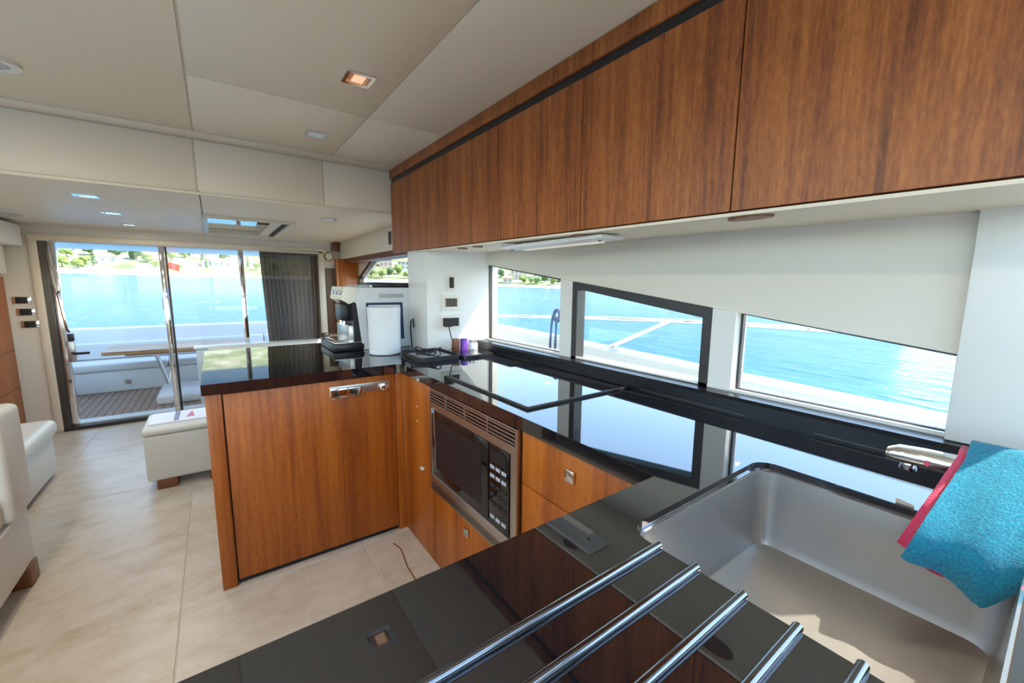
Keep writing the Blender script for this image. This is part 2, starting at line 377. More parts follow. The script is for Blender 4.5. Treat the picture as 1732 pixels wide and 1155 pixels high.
# sliding door
d = thing('door_1', None, None, (-.1, YD+.03, 0), kind='structure')
B('door_frame', 'bronze_frame', d, -1.25, -1.205, YD-.005, YD+.05, 0.0, 1.77)
B('door_frame', 'chrome', d, -1.203, -1.15, YD+.02, YD+.075, .03, 1.77, .004)
B('door_track', 'dark_frame', d, -1.25, .90, YD-.012, YD+.05, 0.0, .035)
B('threshold', 'gelcoat', d, -1.25, .90, YD+.05, YD+.20, 0.0, .05)
B('door_stile', 'chrome', d, -.430, -.388, YD+.02, YD+.06, .035, 1.77, .004)
B('door_stile', 'dark_frame', d, -.384, -.366, YD+.035, YD+.075, .035, 1.77, .003)
B('door_stile', 'chrome', d, .243, .292, YD+.02, YD+.06, .035, 1.77, .004)
B('door_stile', 'dark_frame', d, .98, 1.045, YD+.02, YD+.06, .70, 1.77)
obj('pane', box(nb(), -1.16, -.40, YD+.044, YD+.050, .035, 1.77), 'glass', d)
obj('pane', box(nb(), -.40, .27, YD+.056, YD+.062, .035, 1.77), 'glass', d)
obj('pane', box(nb(), .27, 1.0, YD+.044, YD+.050, .70, 1.77), 'glass', d)
lk = B('door_lock', 'steel', d, -1.155, -1.10, YD-.02, YD+.02, .66, .86, .008)
obj('door_handle', tube(nb(), [(-1.12, YD-.02, .745), (-1.10, YD-.06, .745), (-1.0, YD-.06, .745)], .012, 8), 'black', lk, True)
obj('grab_rail', tube(nb(), [(-1.13, YD-.0, .95), (-1.13, YD-.045, .97), (-1.155, YD-.045, 1.30), (-1.155, YD, 1.32)], .012, 8), 'chrome', d, True)
obj('latch', box(nb(), -1.14, -1.10, YD-.03, YD+.02, .86, .93, .006), 'black', d, True)

# ceilings
added_roof_hole = rrect(-1.30, 1.25, -2.0, -.50, .08, 4)      # invented sunroof out of view, lets sun in to bounce
cg = struct(obj('ceiling', poly_prism(nb(), [[(-1.72, -2.38), (1.6, -2.38), (1.6, YF+.05), (-1.72, YF+.05)], added_roof_hole], 'z', ZG+.0035, ZG+.09), 'cream_dark'), 'cream panelled galley ceiling')
obj('helm_panel', poly_prism(nb(), [[(-1.65, -2.3), (1.5, -2.3), (1.5, -.36), (-1.65, -.36)], added_roof_hole], 'z', ZG, ZG+.003), 'cream', cg)
o = thing('window_added_sunroof', None, None, (0, -1.25, ZG+.06), kind='structure')  # glazing of the invented sunroof
obj('pane', poly_prism(nb(), [added_roof_hole], 'z', ZG+.06, ZG+.066), 'glass', o)
jx = [-1.65, -.03, .665, 1.5]
for i in range(3):
    yl = [-.36, 2.12, 2.86] if i else [-.36, 2.86]
    for j in range(len(yl)-1):
        B('ceiling_panel', 'cream', cg, jx[i]+.004, jx[i+1]-.004, yl[j]+.003, yl[j+1]-.003, ZG, ZG+.003, .001)
B('ceiling_trim', 'cream', cg, -1.65, 1.5, 2.866, YF, ZG-.006, ZG+.003, .002)
jx2 = [-1.65, -.035, .63, 1.5]
for i in range(3):
    B('fascia_panel', 'cream', cg, jx2[i]+.004, jx2[i+1]-.004, YF, YF+.003, ZS+.016, ZG-.008, .003)
B('fascia_back', 'cream_dark', cg, -1.65, 1.5, YF+.0035, YF+.06, ZS+.018, ZG+.0034)
B('fascia_lip', 'cream', cg, -1.65, 1.5, YF-.008, YF-.0005, ZS-.004, ZS+.012, .003)
cs = struct(B('ceiling', 'cream_dark', None, -1.72, 1.6, YF+.062, YD+.1, ZS+.016, ZS+.09), 'cream panelled saloon ceiling, lower than the galley one')
for x0, x1 in ((-1.65, -.03), (-.025, 1.5)):
    B('ceiling_panel', 'cream', cs, x0, x1, YF+.0, 5.42, ZS, ZS+.017, .003)
B('ceiling_trim', 'cream', cs, -1.65, 1.5, 5.425, YD, ZS-.012, ZS+.015, .004)
# mirror hatch in the saloon ceiling
h = thing('ceiling_hatch', 'glossy dark glass hatch in the saloon ceiling mirroring the sea', 'hatch', (.27, 4.45, ZS-.02))
obj('hatch_frame', poly_prism(nb(), [rrect(-.03, .58, 3.85, 5.15, .02, 3), rrect(0.0, .55, 3.88, 5.12, .015, 3)], 'z', ZS-.022, ZS), 'cream', h)
obj('hatch_glass', box(nb(), 0.0, .42, 3.88, 5.12, ZS-.006, ZS), mat('hatch_mirror', (.55, .6, .62), .04, 1), h)
obj('blind_slot', box(nb(), .505, .55, 3.88, 5.12, ZS-.008, ZS), 'black', h)
obj('blind_panel', box(nb(), .42, .505, 3.88, 5.12, ZS-.004, ZS), 'offwhite', h)
obj('hatch_edge', box(nb(), -.03, -.012, 3.85, 5.15, ZS-.028, ZS-.022), 'plastic_grey', h)

# starboard soffit and pelmet in the saloon
so_ = struct(B('trim_1', 'cream', None, 1.29, 1.5, YF+.035, 5.40, 1.715, ZS, .004), 'cream soffit above the saloon side window')
B('pelmet', 'wood_dark', so_, 1.335, 1.5, YF+.05, 5.40, 1.665, 1.714)
B('blind_gap', 'black', so_, 1.284, 1.289, 3.60, 3.66, 1.76, 1.87)
so2 = struct(B('trim_2', 'cream', None, -1.65, -1.30, YF+.035, 5.36, 1.71, 1.885, .006), 'cream soffit along the port side of the saloon')
B('blind_cassette', 'cream', so2, -1.65, -1.40, 3.0, 5.32, 1.475, 1.709, .01)

# ================================================================== WORKTOP AND BASE UNITS
SX0, SX1, SY0, SY1 = .577, 1.10, 0.0, .437
outer = [(-.34, -.12), (1.42, -.12), (1.42, 3.24), (-.078, 3.24), (-.078, 2.155)]
for k in range(6):
    a = math.radians(90-90*k/5); outer.append((.765+.035*math.cos(a), 2.12+.035*math.sin(a)))
outer += [(.80, .535), (-.34, .535)]
bm = poly_prism(nb(), [outer, rrect(SX0, SX1, SY0, SY1, .045, 7)], 'z', ZC-.048, ZC)
wk = obj('worktop', bm, 'granite'); tag(wk, 'polished black granite galley worktop running round three sides', 'worktop')
# raised ledge below the windows
lg = obj('window_ledge', poly_prism(nb(), [[(1.412, ZC), (1.5, ZC), (1.5, 1.045), (1.422, 1.045), (1.412, 1.035)]], 'y', -.12, 2.40), 'ledge')
tag(lg, 'raised black granite ledge running under the side windows', 'ledge')
for y0, y1 in ((1.78, 2.12), (.62, 1.04), (.18, .42)):
    obj('vent_slot', box(nb(), 1.408, 1.413, y0, y1, .992, .995), 'bronze_frame', lg)

# fridge
f = thing('fridge', 'teak fronted built-in fridge under the peninsula end with chrome latch', 'fridge', (.38, 2.6, 0))
B('body', 'wood_dark', f, -.06, .815, 2.20, 3.20, .06, ZC-.049)
B('side_panel', 'wood', f, -.068, -.010, 2.175, 3.20, .0, ZC-.049, .002)
B('door', 'wood', f, -.003, .774, 2.177, 2.199, .03, ZC-.056, .002)
B('corner_post', 'wood', f, .777, .822, 2.176, 2.199, .0, ZC-.049, .002)
B('plinth', 'black', f, -.004, .815, 2.198, 2.22, 0, .06)
hd = B('latch_plate', 'steel_panel', f, .435, .745, 2.172, 2.177, .848, .898, .002)
B('latch_bar', 'chrome', hd, .438, .60, 2.155, 2.172, .840, .890, .004)
B('latch_end', 'chrome', hd, .436, .474, 2.150, 2.156, .836, .894, .002)
B('latch_slot', 'black', hd, .45, .462, 2.147, 2.151, .855, .875)
obj('lock', lathe(nb(), [(.001, 0), (.024, 0), (.024, -.012), (.014, -.018), (.001, -.018)], (.712, 2.172, .868), 20, 'y'), 'chrome', hd, True)
# corner panel on the run
c = thing('corner_cabinet', 'narrow teak corner panel between fridge and microwave', 'cabinet', (1.1, 1.98, 0))
B('body', 'wood_dark', c, .86, 1.38, 1.81, 2.19, .0, ZC-.05)
B('door', 'wood', c, .822, .858, 1.812, 2.1755, .0, ZC-.05, .002)
obj('latch', box(nb(), .808, .822, 1.905, 1.935, .458, .470, .002), 'plastic_white', c)
for z in (.78, .70): obj('screw_cap', lathe(nb(), [(.0005, 0), (.005, 0), (.004, -.003), (.0005, -.003)], (.822, 1.99, z), 10, 'x'), 'tag', c)
# microwave
MW = thing('microwave', 'built-in stainless microwave with vent slats and black glass door', 'microwave', (1.1, 1.44, .41))
B('housing', 'black', MW, .84, 1.30, 1.09, 1.79, .42, .925)
bm = poly_prism(nb(), [[(1.082, .412), (1.798, .412), (1.798, .928), (1.082, .928)], [(1.118, .505), (1.766, .505), (1.766, .828), (1.118, .828)], [(1.092, .862), (1.784, .862), (1.784, .920), (1.092, .920)], [(1.096, .418), (1.784, .418), (1.784, .455), (1.096, .455)]], 'x', .806, .84)
obj('fascia', bm, 'steel_panel', MW)
B('vent_back', 'black', MW, .838, .842, 1.09, 1.79, .415, .925)
for k in range(4): B('vent_slat', 'steel_panel', MW, .805, .822, 1.092, 1.784, .868+.0145*k, .874+.0145*k)
for y in (1.27, 1.445, 1.62): B('vent_divider', 'steel_panel', MW, .803, .822, y-.004, y+.004, .862, .920)
for k in range(3): B('vent_slat', 'steel_panel', MW, .805, .822, 1.096, 1.784, .424+.0115*k, .429+.0115*k)
dr = B('door', 'black_glass', MW, .802, .838, 1.262, 1.764, .507, .826, .004)
B('door_window', 'black', dr, .8012, .802, 1.31, 1.72, .545, .79)
B('door_edge', 'chrome', dr, .798, .806, 1.758, 1.768, .50, .83, .002)
B('door_rail', 'steel', dr, .799, .806, 1.10, 1.766, .492, .506)
cp = B('control_panel', 'black_glass', MW, .802, .838, 1.122, 1.256, .507, .826, .003)
B('display', 'black', cp, .800, .802, 1.14, 1.24, .762, .81)
for r_ in range(6):
    for q in range(3):
        B('button', 'plastic_grey' if (r_ in (0, 1, 5)) else 'rubber', cp, .7995, .802, 1.138+.038*q, 1.166+.038*q, .735-.036*r_-(.02 if r_ == 5 else 0), .748-.036*r_-(.02 if r_ == 5 else 0))
# cabinets under and beside
def knob(parent, y, z):
    k = B('knob_plate', 'chrome', parent, .812, .820, y-.019, y+.019, z-.019, z+.019, .002)
    obj('push_button', lathe(nb(), [(.0005, 0), (.012, 0), (.011, -.004), (.0005, -.004)], (.812, y, z), 16, 'x'), 'steel', k, True)
c = thing('base_cabinet', 'low teak cabinet under the microwave with small push knob', 'cabinet', (1.1, 1.44, 0))
B('body', 'wood_dark', c, .86, 1.38, 1.085, 1.80, 0, .405)
B('door', 'wood', c, .822, .858, 1.085, 1.806, .0, .408, .002); knob(c, 1.459, .346)
c = thing('drawer_unit', 'teak drawer unit right of the microwave with square chrome push knob', 'drawers', (1.1, .81, 0))
B('body', 'wood_dark', c, .86, 1.38, .54, 1.075, 0, ZC-.05)
for z0, z1, kz in ((.737, ZC-.052, .858), (.38, .733, .62), (.03, .376, .25)):
    q = B('drawer', 'wood', c, .822, .858, .545, 1.072, z0, z1, .002)
    k = B('knob_plate', 'chrome', q, .812, .821, .813, .851, kz-.019, kz+.019, .002)
c = thing('sink_cabinet', 'teak base cabinet carrying the sink counter', 'cabinet', (.4, .2, 0))
B('body', 'wood', c, -.30, .57, -.08, .50, 0, ZC-.05)
B('end_body', 'wood', c, 1.12, 1.40, -.08, .50, 0, ZC-.05)
B('front', 'wood', c, .57, 1.12, .45, .50, 0, ZC-.05)

# sink
def sink():
    bm = nb(); R = []
    for ins, z, r in ((.0012, ZC-.020, .045), (.005, ZC-.0225, .044), (.010, ZC-.10, .043), (.016, .80, .04), (.024, .782, .034), (.040, .775, .022), (.15, .772, .01)):
        R.append([bm.verts.new((x, y, z)) for x, y in rrect(SX0+ins, SX1-ins, SY0+ins, SY1-ins, r, 7)])
    for i in range(len(R)-1):
        n = len(R[i])
        for k in range(n): bm.faces.new((R[i][k], R[i][(k+1) % n], R[i+1][(k+1) % n], R[i+1][k]))
    bm.faces.new(R[-1])
    bmesh.ops.recalc_face_normals(bm, faces=bm.faces[:]); return bm
sk = thing('sink', 'brushed stainless undermount sink with rounded corners', 'sink', ((SX0+SX1)/2, .22, .772))
b_ = obj('bowl', sink(), 'steel', sk, True)
obj('rim', poly_prism(nb(), [rrect(SX0+.0006, SX1-.0006, SY0+.0006, SY1-.0006, .045, 7), rrect(SX0+.0045, SX1-.0045, SY0+.0045, SY1-.0045, .042, 7)], 'z', ZC-.022, ZC-.018), 'chrome', sk)
obj('drain', lathe(nb(), [(.001, .7735), (.042, .7735), (.045, .7755), (.034, .7750), (.030, .7740), (.001, .7740)], (.80, .06, 0), 24), 'chrome', sk, True)
# drainer rods
for k, y in enumerate((.371, .3045, .234, .166, .10)):
    bm = nb(); pts = [(.12, y, ZC+.004), (.125, y, ZC+.004), (.14, y, ZC+.004), (.55, y, ZC+.004), (.572, y, ZC+.004), (.578, y, ZC+.004)]
    o = obj('drainer_rod', tube(bm, pts, .0066, 14), 'rod', None, True)
    tag(o, 'round chrome drainer rod beside the sink, %s from the aisle-side worktop edge' % ('first', 'second', 'third', 'fourth', 'fifth')[k], 'rod', 'drainer rods left of the sink')

# hob
hb = thing('hob', 'black glass induction hob set flush in the worktop with dark edge trim', 'hob', (1.13, 1.45, ZC))
bm = box(nb(), .868, 1.40, 1.105, 1.72, ZC+.0005, ZC+.006, .001, 1); obj('glass_plate', bm, 'hob', hb)
B('edge_trim', 'dark_frame', hb, .862, .870, 1.10, 1.72, ZC+.0005, ZC+.010, .001)
B('edge_trim', 'dark_frame', hb, .862, 1.405, 1.097, 1.105, ZC+.0005, ZC+.010, .001)

# faucet
fc = thing('faucet', 'chrome pull-out faucet with a flat spout hanging over the sink', 'faucet', (1.21, -.03, ZC))
obj('base', lathe(nb(), [(.001, 0), (.032, 0), (.032, .006), (.024, .012), (.022, .10), (.001, .10)], (1.21, -.03, ZC), 24), 'chrome', fc, True)
bm = nb(); sec = []
path = [(1.21, -.05, 1.058, .030, .022), (1.208, .02, 1.064, .030, .018), (1.203, .10, 1.064, .027, .019), (1.198, .16, 1.064, .026, .018), (1.194, .200, 1.063, .025, .017), (1.192, .216, 1.060, .018, .012)]
for x, y, z, a, b_ in path: sec.append([bm.verts.new((x+a*math.copysign(abs(math.cos(t))**.6, math.cos(t)), y, z+b_*math.copysign(abs(math.sin(t))**.7, math.sin(t)))) for t in [2*PI*k/20 for k in range(20)]])
for i in range(len(sec)-1):
    for k in range(20): bm.faces.new((sec[i][k], sec[i][(k+1) % 20], sec[i+1][(k+1) % 20], sec[i+1][k]))
bm.faces.new(sec[0]); bm.faces.new(sec[-1]); bmesh.ops.recalc_face_normals(bm, faces=bm.faces[:])
obj('spout', bm, 'chrome', fc, True)
obj('spray_head', lathe(nb(), [(.001, 0), (.014, 0), (.016, -.012), (.014, -.016), (.001, -.016)], (1.192, .180, 1.048), 20), 'chrome', fc, True)
obj('lever', tube(nb(), [(1.21, -.05, 1.075), (1.22, -.07, 1.10), (1.24, -.10, 1.115)], [.012, .009, .007], 10), 'chrome', fc, True)
obj('marker_ring', lathe(nb(), [(.001, 0), (.005, 0), (.004, -.004), (.001, -.004)], (1.168, .150, 1.062), 10, 'x'), 'print_red', fc)

# towels draped over the spout
def towel(name, matn, dy0, dy1, off, label, seedv, tip):
    bm = nb(); NU, NV = 34, 40; g = []
    for i in range(NU+1):
        u = i/NU; row = []
        for j in range(NV+1):
            v = j/NV
            # profile: back flap -> over the spout -> front flap into the sink
            L = .40*v
            if L < .09:   # rear flap rising (starboard side)
                x, z = 1.262+off*.3, 1.015+L*.80
            elif L < .15:
                a = (L-.09)/.06*PI; x, z = 1.224+.038*math.cos(a)+off*.3, 1.087+(.012+off)*math.sin(a)
            else:
                s = (L-.15)/.25; x, z = 1.186, 1.087
            y_top = dy0+(dy1-dy0)*u; s = max(0, (L-.15)/.25); y = y_top
            if s > 0:   # front flap: towards the slanting lower hem
                k = u/.6 if u < .6 else (u-.6)/.4
                A_, T_, E_ = tip
                hem = [A_[q]+(T_[q]-A_[q])*k for q in (0, 1)] if u < .6 else [T_[q]+(E_[q]-T_[q])*k for q in (0, 1)]
                y = y_top*(1-s)+hem[0]*s
                z = 1.087*(1-s)+hem[1]*s
                x = 1.186-(.135+off)*s-.045*math.sin(s*PI)-off*.8*(s > 0)
                nrm = noise.noise(Vector((u*2.6+seedv, v*3, seedv)))*.016+.009*math.sin(u*11-v*3+seedv)
                x += nrm*min(1, s*2.5); z += .3*nrm*s
            row.append(bm.verts.new((x, y, z)))
        g.append(row)
    for i in range(NU):
        for j in range(NV): bm.faces.new((g[i][j], g[i+1][j], g[i+1][j+1], g[i][j+1]))
    bmesh.ops.recalc_face_normals(bm, faces=bm.faces[:])
    bmesh.ops.solidify(bm, geom=bm.faces[:], thickness=.006)
    for v_ in bm.verts:
        n_ = noise.noise(v_.co*220)*.0012; v_.co += v_.normal*n_
    o = obj(name, bm, matn, None, True); tag(o, label, 'towel'); return o
tw = towel('towel', 'teal', .100, -.06, .016, 'fluffy teal microfibre cloth draped over the faucet', 1.3, ((.145, .925), (.040, .890), (-.03, .975)))
tp = towel('towel', 'pink', .112, -.02, .000, 'pink microfibre cloth under the teal cloth on the faucet', 4.1, ((.160, .922), (.055, .884), (.0, .95)))
bm = slab(nb(), [(1.105, .150, .990), (1.105, .178, .995), (1.118, .178, .968), (1.118, .150, .964)], .0015, (-1, 0, 0))
obj('care_tag', bm, 'tag', tp)

# ================================================================== UPPER CABINETS
XU = 1.07
def zb(y): return 1.602+.0128*y
seams = [2.97, 2.665, 2.13, 1.60, 1.077, .547, .015]
ul = ['teak wall cabinet end unit beside the white pillar, narrowest of the row', 'teak wall cabinet, second unit from the saloon end', 'teak wall cabinet above the sockets end of the hob', 'teak wall cabinet over the hob and the slim under-cabinet lamp', 'teak wall cabinet over the middle window with oval finger cut-out', 'teak wall cabinet above the sink, forward end of the row']
for i in range(6):
    y1, y0 = seams[i], seams[i+1]
    c = thing('wall_cabinet', ul[i], 'cabinet', (1.28, (y0+y1)/2, zb(y0)), 'teak wall cabinets over the worktop')
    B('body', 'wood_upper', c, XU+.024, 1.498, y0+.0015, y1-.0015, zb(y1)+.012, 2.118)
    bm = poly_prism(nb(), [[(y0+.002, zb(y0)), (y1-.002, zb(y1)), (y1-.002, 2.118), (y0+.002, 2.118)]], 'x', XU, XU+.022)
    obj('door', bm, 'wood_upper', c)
cr = struct(B('trim_3', 'wood_upper', None, XU-.005, 1.5, .015, 2.975, 2.152, ZG-.002, .002), 'teak crown strip between wall cabinets and ceiling')
B('shadow_gap', 'black', cr, XU+.005, 1.49, .02, 2.965, 2.119, 2.151)
# cream underside
bm = nb()
vs8 = [(XU+.004, .015, zb(.015)-.004), (1.5, .015, zb(.015)+.008), (1.5, 2.60, zb(2.6)+.008), (XU+.004, 2.60, zb(2.6)-.004)]
us = struct(obj('trim_4', slab(bm, vs8, .008, (0, 0, -1)), 'cream'), 'cream underside strip below the wall cabinets')
def ud(y): return zb(y)-.016+.0
for y, w_ in ((2.02, .05), (1.86, .05), (.52, .11), (1.12, .07)):
    bm = poly_prism(nb(), [[(XU+.02+.03+.028*math.cos(a), y+w_*.5*math.sin(a)) for a in [2*PI*k/20 for k in range(20)]]], 'z', ud(y)-.001, ud(y)+.006)
    obj('finger_cutout', bm, 'brown_pack', us)
la = thing('under_cabinet_lamp', 'slim white lamp strip under the wall cabinets above the hob', 'lamp', (1.2, 1.35, zb(1.3)-.03))
bm = box(nb(), 1.12, 1.24, 1.02, 1.66, ud(1.3)-.016, ud(1.3)-.001, .004); obj('housing', bm, 'white', la, True)
obj('diffuser', box(nb(), 1.20, 1.232, 1.10, 1.58, ud(1.3)-.021, ud(1.3)-.016, .002), mat('lamp_diffuser', (.9, .88, .8), .4, emit=(1, .9, .75), estr=.12), la)
for y in (1.64, 1.08): obj('screw', lathe(nb(), [(.0005, 0), (.006, 0), (.005, -.004), (.0005, -.004)], (1.18, y, ud(1.3)-.016), 10), 'black', la)

# ================================================================== CEILING FITTINGS
def downlight(x, y, z, lit, label, grp):
    o = thing('downlight', label, 'downlight', (x, y, z-.01), grp)
    s = .053
    obj('bezel', poly_prism(nb(), [rrect(x-s, x+s, y-s, y+s, .006, 2), rrect(x-s+.013, x+s-.013, y-s+.013, y+s-.013, .004, 2)], 'z', z-.008, z), 'chrome', o)
    if lit == 'copper':
        obj('reflector', box(nb(), x-.04, x+.04, y-.04, y+.04, z-.003, z-.001), 'copper', o)
        obj('bulb', box(nb(), x-.022, x+.022, y-.03, y+.03, z-.007, z-.003, .002), 'lampglow', o)
    else:
        obj('lens', box(nb(), x-.04, x+.04, y-.04, y+.04, z-.004, z-.001), 'chrome' if lit == 'sky' else M['lit_lens'] if lit == 'lit' else 'lensglow', o)
    return o
downlight(.517, 1.752, ZG, 'copper', 'square ceiling downlight glowing copper, above the galley aisle', None)
downlight(.505, 2.51, ZG, 'plain', 'unlit square downlight in the small ceiling panel before the fascia', None)
downlight(.752, 3.47, ZS, 'plain', 'square downlight in the saloon ceiling right of the glass hatch', None)
for y, lb in ((3.43, 'nearest the ceiling step'), (4.17, 'middle one of the row'), (4.93, 'nearest the sliding door')):
    o = downlight(-.56, y, ZS, 'sky', 'square bright downlight in the saloon ceiling port row, '+lb, 'port row of saloon downlights')
    al = bpy.data.lights.new('downlight_light', 'AREA'); al.shape = 'SQUARE'; al.size = .075; al.energy = 1.6; al.color = (1, .88, .72)  # fill light added to these fixtures to brighten the saloon
    ao = bpy.data.objects.new('downlight_light', al); COL.objects.link(ao); ao.parent = o
for x, y, lb in ((-.80, 1.75, 'added out-of-view square downlight over the port sofa, aft one'), (-.80, .99, 'added out-of-view square downlight over the port sofa, middle one'), (-.80, .23, 'added out-of-view square downlight over the port sofa, forward one')):
    o = downlight(x, y, ZG, 'lit', lb, None)  # downlights added out of view to brighten the cabin
    al = bpy.data.lights.new('downlight_light', 'AREA'); al.shape = 'SQUARE'; al.size = .075; al.energy = 3.4; al.color = (1, .84, .64)
    ao = bpy.data.objects.new('downlight_light', al); COL.objects.link(ao); ao.location = (0, 0, 0); ao.parent = o
def oval(x, y, z, rx, ry, label):
    o = thing('ceiling_speaker', label, 'speaker', (x, y, z-.02))
    def el(k): return [(x+rx*k*math.cos(t), y+ry*k*math.sin(t)) for t in [2*PI*i/36 for i in range(36)]]
    obj('bezel', poly_prism(nb(), [el(1), el(.9)], 'z', z-.014, z), 'offwhite', o)
    obj('grille', poly_prism(nb(), [el(.9)], 'z', z-.008, z), 'grille', o)
oval(-.79, 2.42, ZG, .27, .12, 'oval grey speaker grille in the galley ceiling')
oval(-1.37, 4.62, ZS, .30, .30, 'round grey speaker grille in the saloon ceiling by the port soffit')
# ================================================================== WORKTOP ITEMS
# coffee machine, front to port
cm = thing('coffee_machine', 'white bean-to-cup coffee machine standing by the pillar', 'coffee machine', (.93, 2.92, ZC))
Y0, Y1 = 2.74, 3.12
side = [(.778, ZC), (1.140, ZC), (1.148, 1.25), (1.136, 1.36), (1.118, 1.392), (.768, 1.392), (.744, 1.355), (.735, 1.295), (.752, 1.28), (.80, 1.28)]
obj('housing', poly_prism(nb(), [side], 'y', Y0+.012, Y1), 'plastic_white', cm)
p_ = [(.770, ZC+.004), (1.136, ZC+.004), (1.144, 1.25), (1.132, 1.355), (1.114, 1.388), (.772, 1.388), (.748, 1.352), (.738, 1.298)]
obj('side_cover', poly_prism(nb(), [p_, [(.798, 1.294), (.800, 1.16), (.806, 1.075), (.825, 1.05), (1.056, 1.04), (1.050, 1.20), (1.048, 1.294)]], 'y', Y0, Y0+.012), 'plastic_white', cm)
B('side_recess', 'navy', cm, .796, 1.058, Y0+.006, Y0+.013, 1.03, 1.296)
B('tank_cover', 'plastic_white', cm, .815, 1.030, Y0+.001, Y0+.010, 1.03, 1.278, .004)
B('badge', 'plastic_grey', cm, .885, 1.052, Y0-.002, Y0, 1.326, 1.351, .001)
B('bean_lid', 'black', cm, .85, 1.118, Y0+.02, Y1-.03, 1.392, 1.426, .008)
B('lid_edge', 'chrome', cm, .835, .85, Y0+.02, Y1-.03, 1.392, 1.41, .002)
B('cup_warmer', 'plastic_grey', cm, .765, .833, Y0+.02, Y1-.03, 1.392, 1.408, .002)
bm = poly_prism(nb(), [[(.672, 1.398), (.768, 1.392), (.744, 1.355), (.735, 1.30), (.70, 1.285), (.655, 1.315)]], 'y', Y0+.03, Y1-.03); hdp = obj('control_head', bm, 'steel_panel', cm)
for k in range(3): obj('button', lathe(nb(), [(.001, 0), (.014, 0), (.012, -.006), (.001, -.006)], (.660, Y0+.09+.09*k, 1.36), 14, 'x'), 'chrome', hdp, True)
B('front_column', 'black', cm, .72, .785, Y0+.02, Y1-.02, 1.04, 1.285)
B('spout_block', 'black', cm, .668, .735, Y0+.10, Y1-.10, 1.17, 1.285, .012)
for dy in (.15, .23): obj('spout', tube(nb(), [(.70, Y0+dy, 1.18), (.695, Y0+dy, 1.14)], .012, 10), 'chrome', cm, True)
B('drip_front', 'steel', cm, .69, .76, Y0+.03, Y1-.03, 1.02, 1.15, .01)
B('drip_tray', 'black', cm, .585, .785, Y0+.0, Y1, ZC+.001, 1.035, .008)
B('drip_grid', 'chrome', cm, .595, .78, Y0+.01, Y1-.01, 1.035, 1.041, .002)
# white canister
ca = thing('canister', 'tall white cylindrical canister in front of the coffee machine', 'canister', (.846, 2.535, ZC))
obj('body', lathe(nb(), [(.001, .001), (.088, .001), (.095, .006), (.097, .15), (.101, .285), (.101, .292), (.097, .294), (.096, .285), (.001, .28)], (.846, 2.535, ZC), 40), 'plastic_white', ca, True)
obj('lid', lathe(nb(), [(.001, .2805), (.094, .2805), (.093, .289), (.001, .292)], (.846, 2.535, ZC), 40), 'plastic_white', ca, True)
# trays with a phone charger
tr = thing('serving_tray', 'low black tray with clear rim holding cables by the pillar', 'tray', (1.02, 2.29, ZC))
obj('base', poly_prism(nb(), [rrect(.90, 1.15, 2.11, 2.41, .03, 5)], 'z', ZC+.001, ZC+.009), 'black', tr)
obj('rim', poly_prism(nb(), [rrect(.895, 1.155, 2.105, 2.415, .033, 5), rrect(.905, 1.145, 2.115, 2.405, .027, 5)], 'z', ZC+.001, ZC+.026), 'rubber', tr)
obj('insert', poly_prism(nb(), [rrect(.915, 1.135, 2.14, 2.39, .02, 4)], 'z', ZC+.009, ZC+.013), 'plastic_grey', tr)
ph = thing('tablet', 'flat black tablet lying beside the tray under the sockets', 'tablet', (1.26, 2.18, ZC))
obj('body', poly_prism(nb(), [rrect(1.165, 1.375, 2.09, 2.275, .012, 4)], 'z', ZC+.001, ZC+.016), 'black', ph)
obj('screen', poly_prism(nb(), [rrect(1.175, 1.365, 2.10, 2.265, .008, 3)], 'z', ZC+.016, ZC+.017), 'black_glass', ph)
# small packs and jar
for nm, mt, x, y, lbl in (('chocolate_pack', 'purple_pack', 1.285, 2.315, 'small purple foil pack beside the jar at the pillar foot'), ('chocolate_pack', 'brown_pack', 1.235, 2.335, 'small brown foil pack leaning by the purple pack')):
    bm = box(nb(), x-.022, x+.022, y-.018, y+.018, ZC+.001, ZC+.088, .006)
    for v in bm.verts: v.co.x += .006*math.sin(v.co.z*60); v.co.y += .02*(v.co.z-ZC)
    tag(obj(nm, bm, mt, None, True), lbl, 'pack')
jr = thing('jar', 'small clear glass jar with a steel lid by the window corner', 'jar', (1.352, 2.31, ZC))
obj('glass_body', lathe(nb(), [(.001, .001), (.030, .001), (.032, .008), (.032, .052), (.026, .060), (.001, .060)], (1.352, 2.31, ZC), 24), mat('frosted_jar', (.75, .78, .80), .1), jr, True)
obj('lid', lathe(nb(), [(.001, .060), (.028, .060), (.028, .078), (.001, .079)], (1.352, 2.31, ZC), 24), 'steel', jr, True)
# sockets on the angled panel
tdir = (PB-PA).normalized(); ndir = Vector((tdir.y, -tdir.x, 0)); ndir = ndir if ndir.y < 0 else -ndir
def onpanel(bm, s0, s1, z0, z1, d0, d1):
    q = [PA+tdir*s0+ndir*d0, PA+tdir*s1+ndir*d0]
    quad = [(q[0].x, q[0].y, z0), (q[1].x, q[1].y, z0), (q[1].x, q[1].y, z1), (q[0].x, q[0].y, z1)]
    return slab(bm, quad, d1-d0, ndir)
def socket(s0, s1, z0, z1, label, cat, name):
    p = PA+tdir*((s0+s1)/2); o = thing(name, label, cat, (p.x, p.y, z0))
    obj('face_plate', onpanel(nb(), s0, s1, z0, z1, .0005, .010), 'white', o)
    obj('chrome_trim', onpanel(nb(), s0+.006, s1-.006, z0+.006, z1-.006, .010, .0125), 'offwhite', o)
    return o
o = socket(.130, .188, 1.374, 1.484, 'single white rocker switch, topmost plate on the pillar', 'switch', 'light_switch')
obj('rocker', onpanel(nb(), .145, .173, 1.395, 1.463, .0125, .018), 'black', o)
o = socket(.094, .217, 1.251, 1.352, 'white double switch plate, middle one on the pillar', 'switch', 'light_switch')
